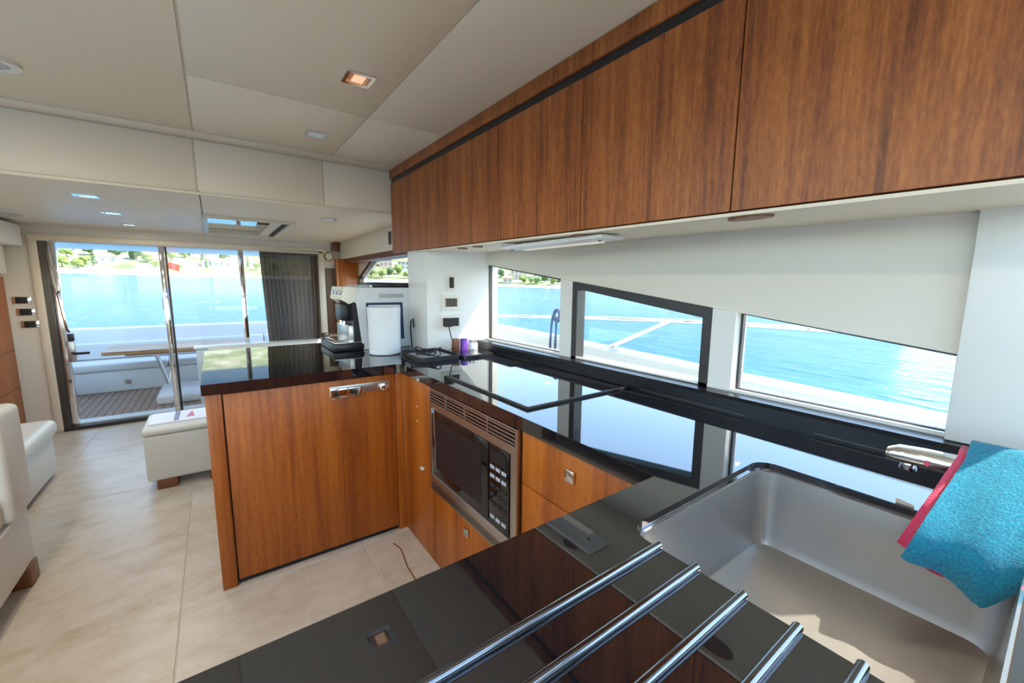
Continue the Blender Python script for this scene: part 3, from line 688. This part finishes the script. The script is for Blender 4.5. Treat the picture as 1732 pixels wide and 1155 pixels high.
for k in range(3): obj('rocker', onpanel(nb(), .118+.026*k, .142+.026*k, 1.275, 1.328, .0125, .018), 'bronze_frame', o)
o = socket(.078, .227, 1.126, 1.224, 'white wall socket with a black plug, lowest plate on the pillar', 'socket', 'wall_socket')
for k in range(2): obj('outlet', onpanel(nb(), .100+.056*k, .150+.056*k, 1.148, 1.202, .0125, .015), 'black', o)
pg = thing('charger_plug', 'black charger plug in the lowest pillar socket with its cable', 'plug', (PA+tdir*.125+Vector((0, 0, 1.12))))
obj('plug_body', onpanel(nb(), .104, .150, 1.148, 1.200, .0155, .055), 'rubber', pg)
p0 = PA+tdir*.127+ndir*.045
obj('cable', tube(nb(), [(p0.x, p0.y, 1.148), (p0.x+.005, p0.y-.01, 1.10), (p0.x+.02, p0.y-.02, 1.04), (p0.x+.01, p0.y-.05, ZC+.035), (p0.x-.06, p0.y-.10, ZC+.021), (1.13, 2.35, ZC+.030), (1.06, 2.34, ZC+.018)], .0035, 8), 'rubber', pg, True)
pts = []
for k in range(60):
    a = k*.42; pts.append((1.0+.065*math.cos(a)+.02*math.sin(k*.13), 2.26+.085*math.sin(a), ZC+.019+.010*math.sin(k*.9)+.0006*k))
o = obj('charging_cable', tube(nb(), pts, .0038, 7), 'rubber', None, True); tag(o, 'coiled black charging cable lying in the tray', 'cable')
pts = [(.99, 2.12, ZC+.004), (.93, 2.09, ZC+.004), (.885, 2.13, ZC+.004), (.862, 2.22, ZC+.004), (.875, 2.32, ZC+.010), (.905, 2.40, ZC+.030), (.96, 2.42, ZC+.032)]
o = obj('charging_cable', tube(nb(), pts, .0038, 7), 'rubber', None, True); tag(o, 'black cable looping out of the tray towards the canister', 'cable')
bm = tube(nb(), [(1.075, 2.66, ZC+.004), (1.072, 2.67, 1.10), (1.070, 2.66, 1.17), (1.073, 2.63, 1.185), (1.070, 2.61, 1.13)], .005, 7)
o = obj('power_cable', bm, 'rubber', None, True); tag(o, 'black power cable standing up between coffee machine and pillar', 'cable')

# ================================================================== SALOON FURNITURE
def cushion(name, m, parent, x0, x1, y0, y1, z0, z1, bev=.03): return obj(name, box(nb(), x0, x1, y0, y1, z0, z1, bev, 4), m, parent, True)
sf = thing('sofa', 'white leather port sofa with a high squared arm and wooden feet', 'sofa', (-1.2, 1.9, 0))
cushion('base', 'leather', sf, -1.60, -.795, .9, 2.82, .10, .365, .012)
cushion('seat_cushion', 'leather', sf, -1.45, -.80, .95, 2.60, .37, .50, .03)
cushion('arm', 'leather', sf, -1.60, -.775, 2.60, 2.845, .37, .865, .03)
cushion('back_cushion', 'leather', sf, -1.62, -1.38, .95, 2.60, .45, .88, .05)
for x in (-.84, -1.52):
    for y in (1.0, 2.77): B('foot', 'foot_wood', sf, x-.045, x+.05, y-.05, y+.05, 0, .10, .003)
ch = thing('chaise', 'low white leather chaise end of the port sofa below the switches', 'sofa', (-1.32, 3.6, 0))
cushion('base', 'leather', ch, -1.62, -1.03, 2.88, 4.28, .035, .31, .02)
cushion('seat_cushion', 'leather', ch, -1.62, -1.0, 2.88, 4.30, .312, .425, .045)
B('plinth', 'wood_dark', ch, -1.60, -1.06, 2.92, 4.25, 0, .035)
ot = thing('ottoman', 'square white leather ottoman with wooden feet beside the fridge', 'ottoman', (-.24, 3.77, 0))
cushion('body', 'leather', ot, -.462, .02, 3.56, 4.0, .065, .385, .02)
cushion('top_pad', 'leather', ot, -.468, .026, 3.555, 4.005, .388, .43, .018)
for x in (-.36, -.07):
    for y in (3.62, 3.94): B('foot', 'foot_wood', ot, x-.055, x+.055, y-.05, y+.05, 0, .065, .003)
mg = thing('magazine', 'glossy white magazine with violet and red print on the ottoman', 'magazine', (-.25, 3.8, .431))
B('cover', 'paper', mg, -.44, -.06, 3.68, 3.97, .431, .437)
B('print_band', 'print_violet', mg, -.305, -.275, 3.70, 3.96, .437, .4375)
bm = poly_prism(nb(), [[(-.235, 3.76), (-.185, 3.76), (-.205, 3.92)]], 'z', .437, .4375); obj('print_triangle', bm, 'print_red', mg)
sf = thing('sofa', 'low-backed white leather sofa against the aft bulkhead under the curtain', 'sofa', (.55, 5.1, 0))
cushion('base', 'leather', sf, -.10, 1.18, 4.70, 5.42, .08, .34, .012)
cushion('seat_cushion', 'leather', sf, -.08, 1.16, 4.69, 5.22, .342, .46, .03)
cushion('back_cushion', 'leather', sf, -.10, 1.18, 5.23, 5.42, .342, .752, .03)
for x in (-.02, 1.1):
    for y in (4.78, 5.34): B('foot', 'foot_wood', sf, x-.04, x+.04, y-.04, y+.04, 0, .08)
# curtain
bm = nb(); rows = []
N = 150
for j in range(25):
    v = j/24; z = 1.758-(1.758-.735)*v; row = []
    for i in range(N+1):
        u = i/N
        x = .440+.60*u + (.035*v*(1-u))
        amp = .020+.012*math.sin(u*7)
        y = YD-.055+amp*math.sin(u*2*PI*(15 if u < .35 else 12)+.8*math.sin(3*v+u*5))+.006*math.sin(9*v+20*u)
        row.append(bm.verts.new((x, y, z)))
    rows.append(row)
for j in range(24):
    for i in range(N): bm.faces.new((rows[j][i], rows[j][i+1], rows[j+1][i+1], rows[j+1][i]))
ct = thing('curtain', 'dark taupe sheer curtain drawn to the right of the door', 'curtain', (.74, YD-.05, .735))
obj('cloth', bm, 'curtain', ct, True)
obj('heading_band', box(nb(), .44, 1.04, YD-.082, YD-.078, 1.735, 1.765), 'curtain', ct)
obj('rail', box(nb(), .43, 1.06, YD-.085, YD-.03, 1.762, 1.772), 'cream', ct)
# starboard aft corner: varnished locker, louvre, brass clock
lc = thing('corner_locker', 'tall orange varnished locker in the aft starboard corner', 'locker', (1.35, 5.44, .4))
B('body', 'wood', lc, 1.235, 1.495, 5.405, 5.495, .0, 1.71, .003)
B('door', 'wood', lc, 1.24, 1.40, 5.392, 5.404, .45, 1.70, .002)
B('edge_strip', 'orange_wood', lc, 1.232, 1.252, 5.385, 5.405, .45, 1.71, .002)
lv = thing('louvre_panel', 'narrow brown louvred panel left of the orange locker', 'vent', (1.19, 5.49, .8))
B('frame', 'bronze_frame', lv, 1.128, 1.228, 5.49, 5.509, .78, 1.60)
for k in range(26): B('slat', 'wood_dark', lv, 1.136, 1.220, 5.482, 5.490, .80+.03*k, .818+.03*k)
ck = thing('wall_clock', 'round brass clock on the bulkhead above the louvre', 'clock', (1.175, 5.5, 1.70))
obj('case', lathe(nb(), [(.001, 0), (.052, 0), (.056, -.02), (.046, -.04), (.042, -.034), (.001, -.034)], (1.175, YD-.001, 1.74), 28, 'y'), 'brass', ck, True)
obj('dial', lathe(nb(), [(.001, -.0345), (.041, -.0345), (.001, -.0355)], (1.175, YD-.001, 1.74), 28, 'y'), 'offwhite', ck)
tk = B('curtain_bracket', 'wood_dark', None, 1.20, 1.275, 5.38, 5.48, 1.80, 1.905, .01); tag(tk, 'dark curtain track bracket under the ceiling above the orange locker', 'bracket')
bm = nb(); bmesh.ops.create_uvsphere(bm, u_segments=16, v_segments=10, radius=1)
for v in bm.verts: v.co = Vector((1.055+v.co.x*.05, 5.33+v.co.y*.045, .79+v.co.z*.037))
o = obj('headset_pouch', bm, 'rubber', None, True); tag(o, 'small rounded black pouch on top of the aft sofa back', 'pouch')
# port side: wood locker, switches
pw = thing('port_locker', 'teak locker panel at the port end of the aft bulkhead', 'locker', (-1.57, 5.3, 0))
B('body', 'wood', pw, -1.645, -1.475, 4.62, 5.50, .0, 1.45, .004)
for z in (.47, .80): B('joint', 'wood_dark', pw, -1.476, -1.472, 4.63, 5.495, z, z+.008)
for k, z in enumerate((1.245, 1.14, 1.03)):
    x = -1.39+.015*k
    o = thing('light_switch', ['black switch in chrome plate, top of three beside the sliding door', 'black switch in chrome plate, middle of three beside the sliding door', 'black switch in chrome plate, bottom of three beside the sliding door'][k], 'switch', (x, YD-.005, z-.03))
    B('face_plate', 'chrome', o, x-.058, x+.058, YD-.010, YD-.001, z-.032, z+.032, .004)
    B('rocker', 'rubber', o, x-.036, x+.036, YD-.018, YD-.010, z-.028, z+.028, .003)

# ================================================================== COCKPIT
ck = struct(B('floor_cockpit', 'caulk', None, -2.2, 2.2, YD+.20, 9.0, -.03, .022), 'teak cockpit deck'); ck['category'] = 'deck'
k = 0; y = YD+.20
pm = bpy.data.meshes.new('deck_plank'); bmp = box(nb(), -.031, .031, -1.64, 1.64, 0, .012); bmp.to_mesh(pm); bmp.free(); pm.materials.append(M['teakdeck'])
x = -2.15
while x < 2.15:
    o = bpy.data.objects.new('deck_plank', pm); COL.objects.link(o); o.parent = ck; o.location = Vector((x, 7.36, .020))-ck.location; x += .068
pf = B('table_plinth', 'gelcoat', None, -.62, .75, 5.96, 6.72, .032, .135, .03); tag(pf, 'low white moulded plinth under the cockpit table', 'plinth')
tb = thing('cockpit_table', 'teak cockpit table on crossed stainless legs', 'table', (-.55, 6.55, .135))
obj('tabletop', poly_prism(nb(), [rrect(-1.10, .30, 6.42, 7.0, .06, 4)], 'z', .575, .615), 'table_teak', tb)
obj('under_frame', box(nb(), -.90, .2, 6.46, 6.9, .55, .575), 'table_teak', tb)
for x0, x1 in ((-.64, -.54), (-.44, -.54)):
    obj('leg', tube(nb(), [(x0, 6.60, .55), (x1, 6.60, .145)], .022, 10), 'chrome', tb, True)
for x0, x1 in ((.1, 0), (-.1, 0)):
    obj('leg', tube(nb(), [(x0, 6.60, .55), (x1, 6.60, .145)], .022, 10), 'chrome', tb, True)
bn = thing('cockpit_bench', 'white moulded bench with padded back across the stern', 'bench', (-.2, 7.3, .03))
BY = 7.02
B('base', 'gelcoat', bn, -1.75, 1.75, BY, BY+.62, .032, .30, .02)
for i in range(3): cushion('seat_cushion', 'cushion', bn, -1.70+1.14*i, -.57+1.14*i, BY-.03, BY+.50, .302, .40, .03)
for i in range(3): cushion('back_cushion', 'cushion', bn, -1.70+1.14*i, -.57+1.14*i, BY+.38, BY+.52, .405, .62, .03)
B('coaming', 'gelcoat', bn, -1.80, 1.80, BY+.52, BY+.72, .032, .80, .05)
obj('vent_cap', lathe(nb(), [(.001, 0), (.035, 0), (.03, -.015), (.001, -.018)], (-.98, BY, .15), 20, 'y'), 'steel', bn, True)
for sx_ in (-1, 1):
    o = B('wall_bulwark', 'gelcoat', None, sx_*1.80, sx_*2.05, YD+.25, 8.2, -.02, .86, .05); struct(o, 'white cockpit side bulwark'); o['category'] = 'bulwark'
wbar = thing('wet_bar', 'white moulded cockpit cabinet standing just outside the glass', 'cabinet', (.3, 5.98, .03))
B('body', 'gelcoat', wbar, -.215, .80, 5.74, 5.94, .0305, .665, .02); B('lid', 'gelcoat', wbar, -.235, .82, 5.73, 5.95, .666, .69, .01)
ov = struct(B('ceiling_overhang', 'gelcoat', None, -2.2, 2.2, YD+.1, 7.2, 1.80, 1.95, .03), 'white underside of the flybridge overhang'); ov['category'] = 'overhang'
# flag staff with furled cloth and red ensign
fs_ = thing('flag_staff', 'varnished flag staff at the stern with furled purple cloth and red flag', 'flag', (-.66, 8.0, .8))
YP = 7.62
obj('staff', tube(nb(), [(-.585, YP, .80), (-.515, YP+.1, 1.75)], .016, 8), 'orange_wood', fs_, True)
obj('furled_cloth', tube(nb(), [(-.572, YP, .99), (-.566, YP-.01, 1.05), (-.558, YP-.01, 1.18), (-.548, YP, 1.34), (-.543, YP, 1.42)], [.02, .04, .045, .035, .012], 10), 'purple', fs_, True)
bm = nb(); g = []
for i in range(13):
    g.append([bm.verts.new((-.52+.011*i, YP+.11+.02*math.sin(i*.9), 1.71-.010*j-.004*i)) for j in range(11)])
for i in range(12):
    for j in range(10): bm.faces.new((g[i][j], g[i+1][j], g[i+1][j+1], g[i][j+1]))
obj('red_flag', bm, 'red', fs_, True)

# ================================================================== SIDE DECK
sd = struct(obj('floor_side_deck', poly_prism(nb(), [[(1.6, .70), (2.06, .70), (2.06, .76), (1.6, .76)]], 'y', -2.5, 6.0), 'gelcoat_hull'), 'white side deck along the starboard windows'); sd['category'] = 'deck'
bm = nb(); bw = []
for i in range(18):
    y = -2.5+.5*i; zt = .975+.032*y if y < 2.7 else 1.061+.01*(y-2.7)
    bw.append([bm.verts.new(p) for p in ((1.99, y, .70), (1.99, y, zt-.02), (2.01, y, zt), (2.07, y, zt), (2.09, y, zt-.02), (2.12, y, -.4))])
for i in range(17):
    for k in range(5): bm.faces.new((bw[i][k], bw[i][k+1], bw[i+1][k+1], bw[i+1][k]))
bmesh.ops.recalc_face_normals(bm, faces=bm.faces[:])
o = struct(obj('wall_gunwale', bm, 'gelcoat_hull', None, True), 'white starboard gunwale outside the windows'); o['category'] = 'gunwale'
rl = thing('guard_rail', 'stainless guard rail along the side deck with a raked stanchion', 'rail', (2.03, 1.5, 1.0))
obj('top_rail', tube(nb(), [(2.03, 6.0, 1.06), (2.03, 4.0, 1.10), (2.03, 3.0, 1.146), (2.03, 1.9, 1.205), (2.03, 1.1, 1.239), (2.03, .5, 1.249), (2.03, -.5, 1.26), (2.03, -2.4, 1.27)], .0135, 10), 'chrome', rl, True)
obj('stanchion', tube(nb(), [(2.03, 1.32, 1.228), (2.03, 1.76, 1.02)], .0125, 10), 'chrome', rl, True)
obj('stanchion', tube(nb(), [(2.03, 3.4, 1.13), (2.03, 3.75, 1.06)], .0125, 10), 'chrome', rl, True)
obj('stanchion', tube(nb(), [(2.03, -.3, 1.255), (2.03, 0.1, .97)], .0125, 10), 'chrome', rl, True)
fn = thing('fender_line', 'navy fender rope looped over the guard rail', 'rope', (2.03, 2.23, 1.0))
bm = nb(); pts = [(2.0, 2.215+.030*math.cos(t), 1.20+.042*math.sin(t)) for t in [PI*2*k/18 for k in range(19)]]
obj('loop', tube(bm, pts, .012, 8), 'navy', fn, True)
obj('tail', tube(nb(), [(2.0, 2.262, 1.20), (1.995, 2.268, 1.12), (1.985, 2.268, .98), (1.98, 2.268, .78)], .0085, 8), 'navy', fn, True)
obj('tail', tube(nb(), [(2.0, 2.222, 1.18), (1.995, 2.215, 1.10), (1.985, 2.213, .98), (1.98, 2.213, .78)], .0085, 8), 'navy', fn, True)

# ================================================================== SEA AND SHORE
def zsea(x, y): return -2.0+.0225*y-.0195*x
bm = nb(); seg = 96; rad = [0, 4, 12, 30, 80, 200, 330, 600, 2500]; prev = None
for r in rad:
    ring = [bm.verts.new((r*math.cos(2*PI*k/seg), r*math.sin(2*PI*k/seg), 0)) for k in range(seg)] if r else [bm.verts.new((0, 0, 0))]
    if prev:
        for k in range(seg):
            if len(prev) == 1: bm.faces.new((prev[0], ring[k], ring[(k+1) % seg]))
            else: bm.faces.new((prev[k], ring[k], ring[(k+1) % seg], prev[(k+1) % seg]))
    prev = ring
for v in bm.verts: v.co.z = zsea(v.co.x, v.co.y)
o = obj('sea', bm, 'sea'); struct(o, 'turquoise sea with small waves around the boat'); o['category'] = 'sea'
RS = 250.0
prof = [(0, -1.5), (6, .4), (14, 1.4), (22, 2.6), (40, 5.5), (75, 14), (130, 30), (220, 60), (400, 100)]
def shore_r(a): return RS+14*math.sin(a*3.1+.6)+6*math.sin(a*11)
bm = nb(); rings = []; NA = 160; A0, A1 = math.radians(-40), math.radians(80)
def ground(a, d):
    h = 0
    for i in range(len(prof)-1):
        if prof[i][0] <= d <= prof[i+1][0]:
            t = (d-prof[i][0])/(prof[i+1][0]-prof[i][0]); h = prof[i][1]+(prof[i+1][1]-prof[i][1])*t
    r = shore_r(a)+d; x, y = r*math.sin(a), r*math.cos(a)
    return Vector((x, y, zsea(shore_r(a)*math.sin(a), shore_r(a)*math.cos(a))+h*(1+.25*math.sin(a*7+1))))
for i in range(NA+1):
    a = A0+(A1-A0)*i/NA; rings.append([bm.verts.new(ground(a, d_)) for d_, _ in prof])
bm2 = nb()
for i in range(NA):
    for k in range(len(prof)-1):
        bm.faces.new((rings[i][k], rings[i+1][k], rings[i+1][k+1], rings[i][k+1]))
bmesh.ops.recalc_face_normals(bm, faces=bm.faces[:])
land = obj('ground_shore', bm, 'land', None, True); land.data.materials.append(M['sand'])
struct(land, 'hilly shore with a pale beach behind the boat'); land['category'] = 'shore'
for i, p in enumerate(land.data.polygons):
    if i % (len(prof)-1) < 2: p.material_index = 1
# trees
def crown_mesh(name, kind, seedv):
    bm = nb(); rr = random.Random(seedv)
    if kind == 'c': blobs = [(0, 0, 1.6+1.35*k, .95-.11*k) for k in range(7)]
    else: blobs = [(rr.uniform(-1.6, 1.6), rr.uniform(-1.6, 1.6), rr.uniform(2.6, 5.2), rr.uniform(1.1, 2.0)) for _ in range(9)]
    for x, y, z, r in blobs:
        g = bmesh.ops.create_icosphere(bm, subdivisions=2, radius=r)
        for v in g['verts']:
            n_ = 1+.35*noise.noise(v.co*1.3+Vector((x, y, z)))
            v.co = v.co*n_*(1 if kind != 'c' else 1)+Vector((x, y, z))
            if kind == 'c': v.co.z += 0
    me = bpy.data.meshes.new(name); bm.to_mesh(me); bm.free()
    me.materials.append(M[{'a': 'leaf_a', 'b': 'leaf_b', 'c': 'leaf_c'}[kind]]); return me
CM = {k: [crown_mesh('crown', k, s) for s in (1, 2, 3)] for k in 'abc'}
bm = tube(nb(), [(0, 0, -1), (.1, 0, 2), (0, .1, 4)], [.3, .22, .12], 7); TM = bpy.data.meshes.new('trunk'); bm.to_mesh(TM); bm.free(); TM.materials.append(M['trunk'])
TL = {'a': 'dark green rounded pine on the shore behind the beach', 'b': 'bright green bushy tree on the shore behind the beach', 'c': 'slender dark cypress standing on the shore'}
rr = random.Random(11)
def tree(a, d_, kind, s, where):
    p = ground(a, d_)
    t = thing('shore_tree', TL[kind]+', seen through the '+where, 'tree', p, 'shore trees by the '+where)
    for nm, me in (('crown', CM[kind][rr.randrange(3)]), ('trunk', TM)):
        o = bpy.data.objects.new(nm, me); COL.objects.link(o); o.parent = t
    t.scale = (s, s, s*rr.uniform(.85, 1.15)); t.rotation_euler = (0, 0, rr.uniform(0, 6)); return t
def az(px): return yaw+math.atan((px-866)/FPX)
for px, d_, k, s in [(115, 26, 'b', .75), (141, 22, 'b', .7), (150, 28, 'b', .9), (95, 30, 'b', .8), (168, 34, 'c', 1.0), (205, 52, 'a', 1.0), (226, 70, 'a', 1.1), (240, 50, 'a', 1.0), (258, 45, 'b', .9), (165, 60, 'a', .9), (350, 44, 'c', 1.1), (356, 30, 'c', .9), (382, 48, 'a', .8), (425, 40, 'c', .9), (438, 30, 'b', .7), (300, 50, 'b', .8), (320, 56, 'b', .7), (125, 55, 'b', .8), (270, 32, 'b', .6), (312, 28, 'b', .45), (395, 62, 'b', .8), (455, 50, 'b', .8), (470, 30, 'a', .7)]: tree(az(px), d_, k, s, 'sliding door')
for px, d_, k, s in [(612, 22, 'b', .8), (630, 26, 'b', .9), (648, 22, 'b', .8), (662, 40, 'a', .9), (676, 45, 'b', 1.0), (690, 28, 'b', .9), (644, 80, 'a', .9), (822, 30, 'a', .8), (830, 48, 'b', .9), (846, 52, 'a', .9), (862, 36, 'b', .7), (884, 26, 'b', .9), (896, 22, 'b', .8), (908, 24, 'b', .8), (920, 30, 'a', .8), (935, 20, 'b', .8), (945, 24, 'a', .7), (897, 78, 'b', 1.0), (870, 64, 'a', .9), (926, 72, 'b', .9), (815, 70, 'b', .9)]: tree(az(px), d_, k, s, 'saloon side window' if px < 700 else 'galley window')
# houses
def house(a, d_, w_, dp, h, wall, label, floors=2):
    p = ground(a, d_); t = thing('shore_house', label, 'house', p, 'shore houses')
    def loc(bm):
        for v in bm.verts: v.co += p
        return bm
    obj('walls', loc(box(nb(), -w_/2, w_/2, -dp/2, dp/2, -2, h)), wall, t)
    bm = nb(); e = .5
    vv = [bm.verts.new(q) for q in ((-w_/2-e, -dp/2-e, h), (w_/2+e, -dp/2-e, h), (w_/2+e, dp/2+e, h), (-w_/2-e, dp/2+e, h), (-w_/4, 0, h+1.8), (w_/4, 0, h+1.8))]
    for f_ in ((0, 1, 5, 4), (1, 2, 5), (2, 3, 4, 5), (3, 0, 4), (3, 2, 1, 0)): bm.faces.new([vv[i] for i in f_])
    obj('roof', loc(bm), 'house_roof', t)
    n = max(2, int(w_/2.6))
    for fl_ in range(floors):
        for i in range(n):
            x = -w_/2+(i+.5)*w_/n; z = .9+fl_*3.0
            obj('window', loc(box(nb(), x-.55, x+.55, -dp/2-.06, -dp/2+.05, z, z+1.5)), 'house_glass', t)
    t.rotation_euler = (0, 0, -a)
H = [(110, 70, 14, 8, 6, 'house_wall', 'long white shore house up the slope at the far left of the door view'), (160, 85, 9, 8, 6, 'house_wall', 'white shore house between pines, behind the left door pane'), (192, 42, 7, 6, 3.2, 'house_wall', 'small single-storey white house by the cypress on shore'),
     (305, 85, 12, 8, 6, 'house_wall', 'white house high behind the red flag'), (345, 62, 8, 7, 6, 'house_wall2', 'peach house on the slope beside two cypresses'), (372, 36, 13, 7, 3.4, 'house_wall', 'low long white house above the beach behind the middle door pane'), (412, 80, 10, 8, 6, 'house_wall', 'white house on the slope near the curtain edge'),
     (628, 55, 8, 7, 6, 'house_wall', 'white shore house seen through the saloon side window'), (655, 70, 9, 7, 6, 'house_wall2', 'peach shore house seen through the saloon side window'), (684, 62, 8, 7, 6, 'house_wall', 'second white shore house through the saloon side window by the pillar'),
     (838, 70, 9, 7, 6, 'house_wall', 'white house on the slope behind the galley window near the pillar'), (858, 26, 7, 6, 3.2, 'house_wall2', 'small peach beach house seen through the galley window'), (876, 48, 12, 8, 6, 'house_wall2', 'wide peach house mid-slope through the galley window'), (910, 52, 9, 7, 6, 'house_wall', 'white villa mid-slope through the galley window'), (936, 44, 8, 7, 6, 'house_wall', 'white house by the window mullion on the shore')]
for px, d_, w_, dp, h, wl_, lb in H: house(az(px), d_, w_, dp, h, wl_, lb, 1 if h < 4 else 2)
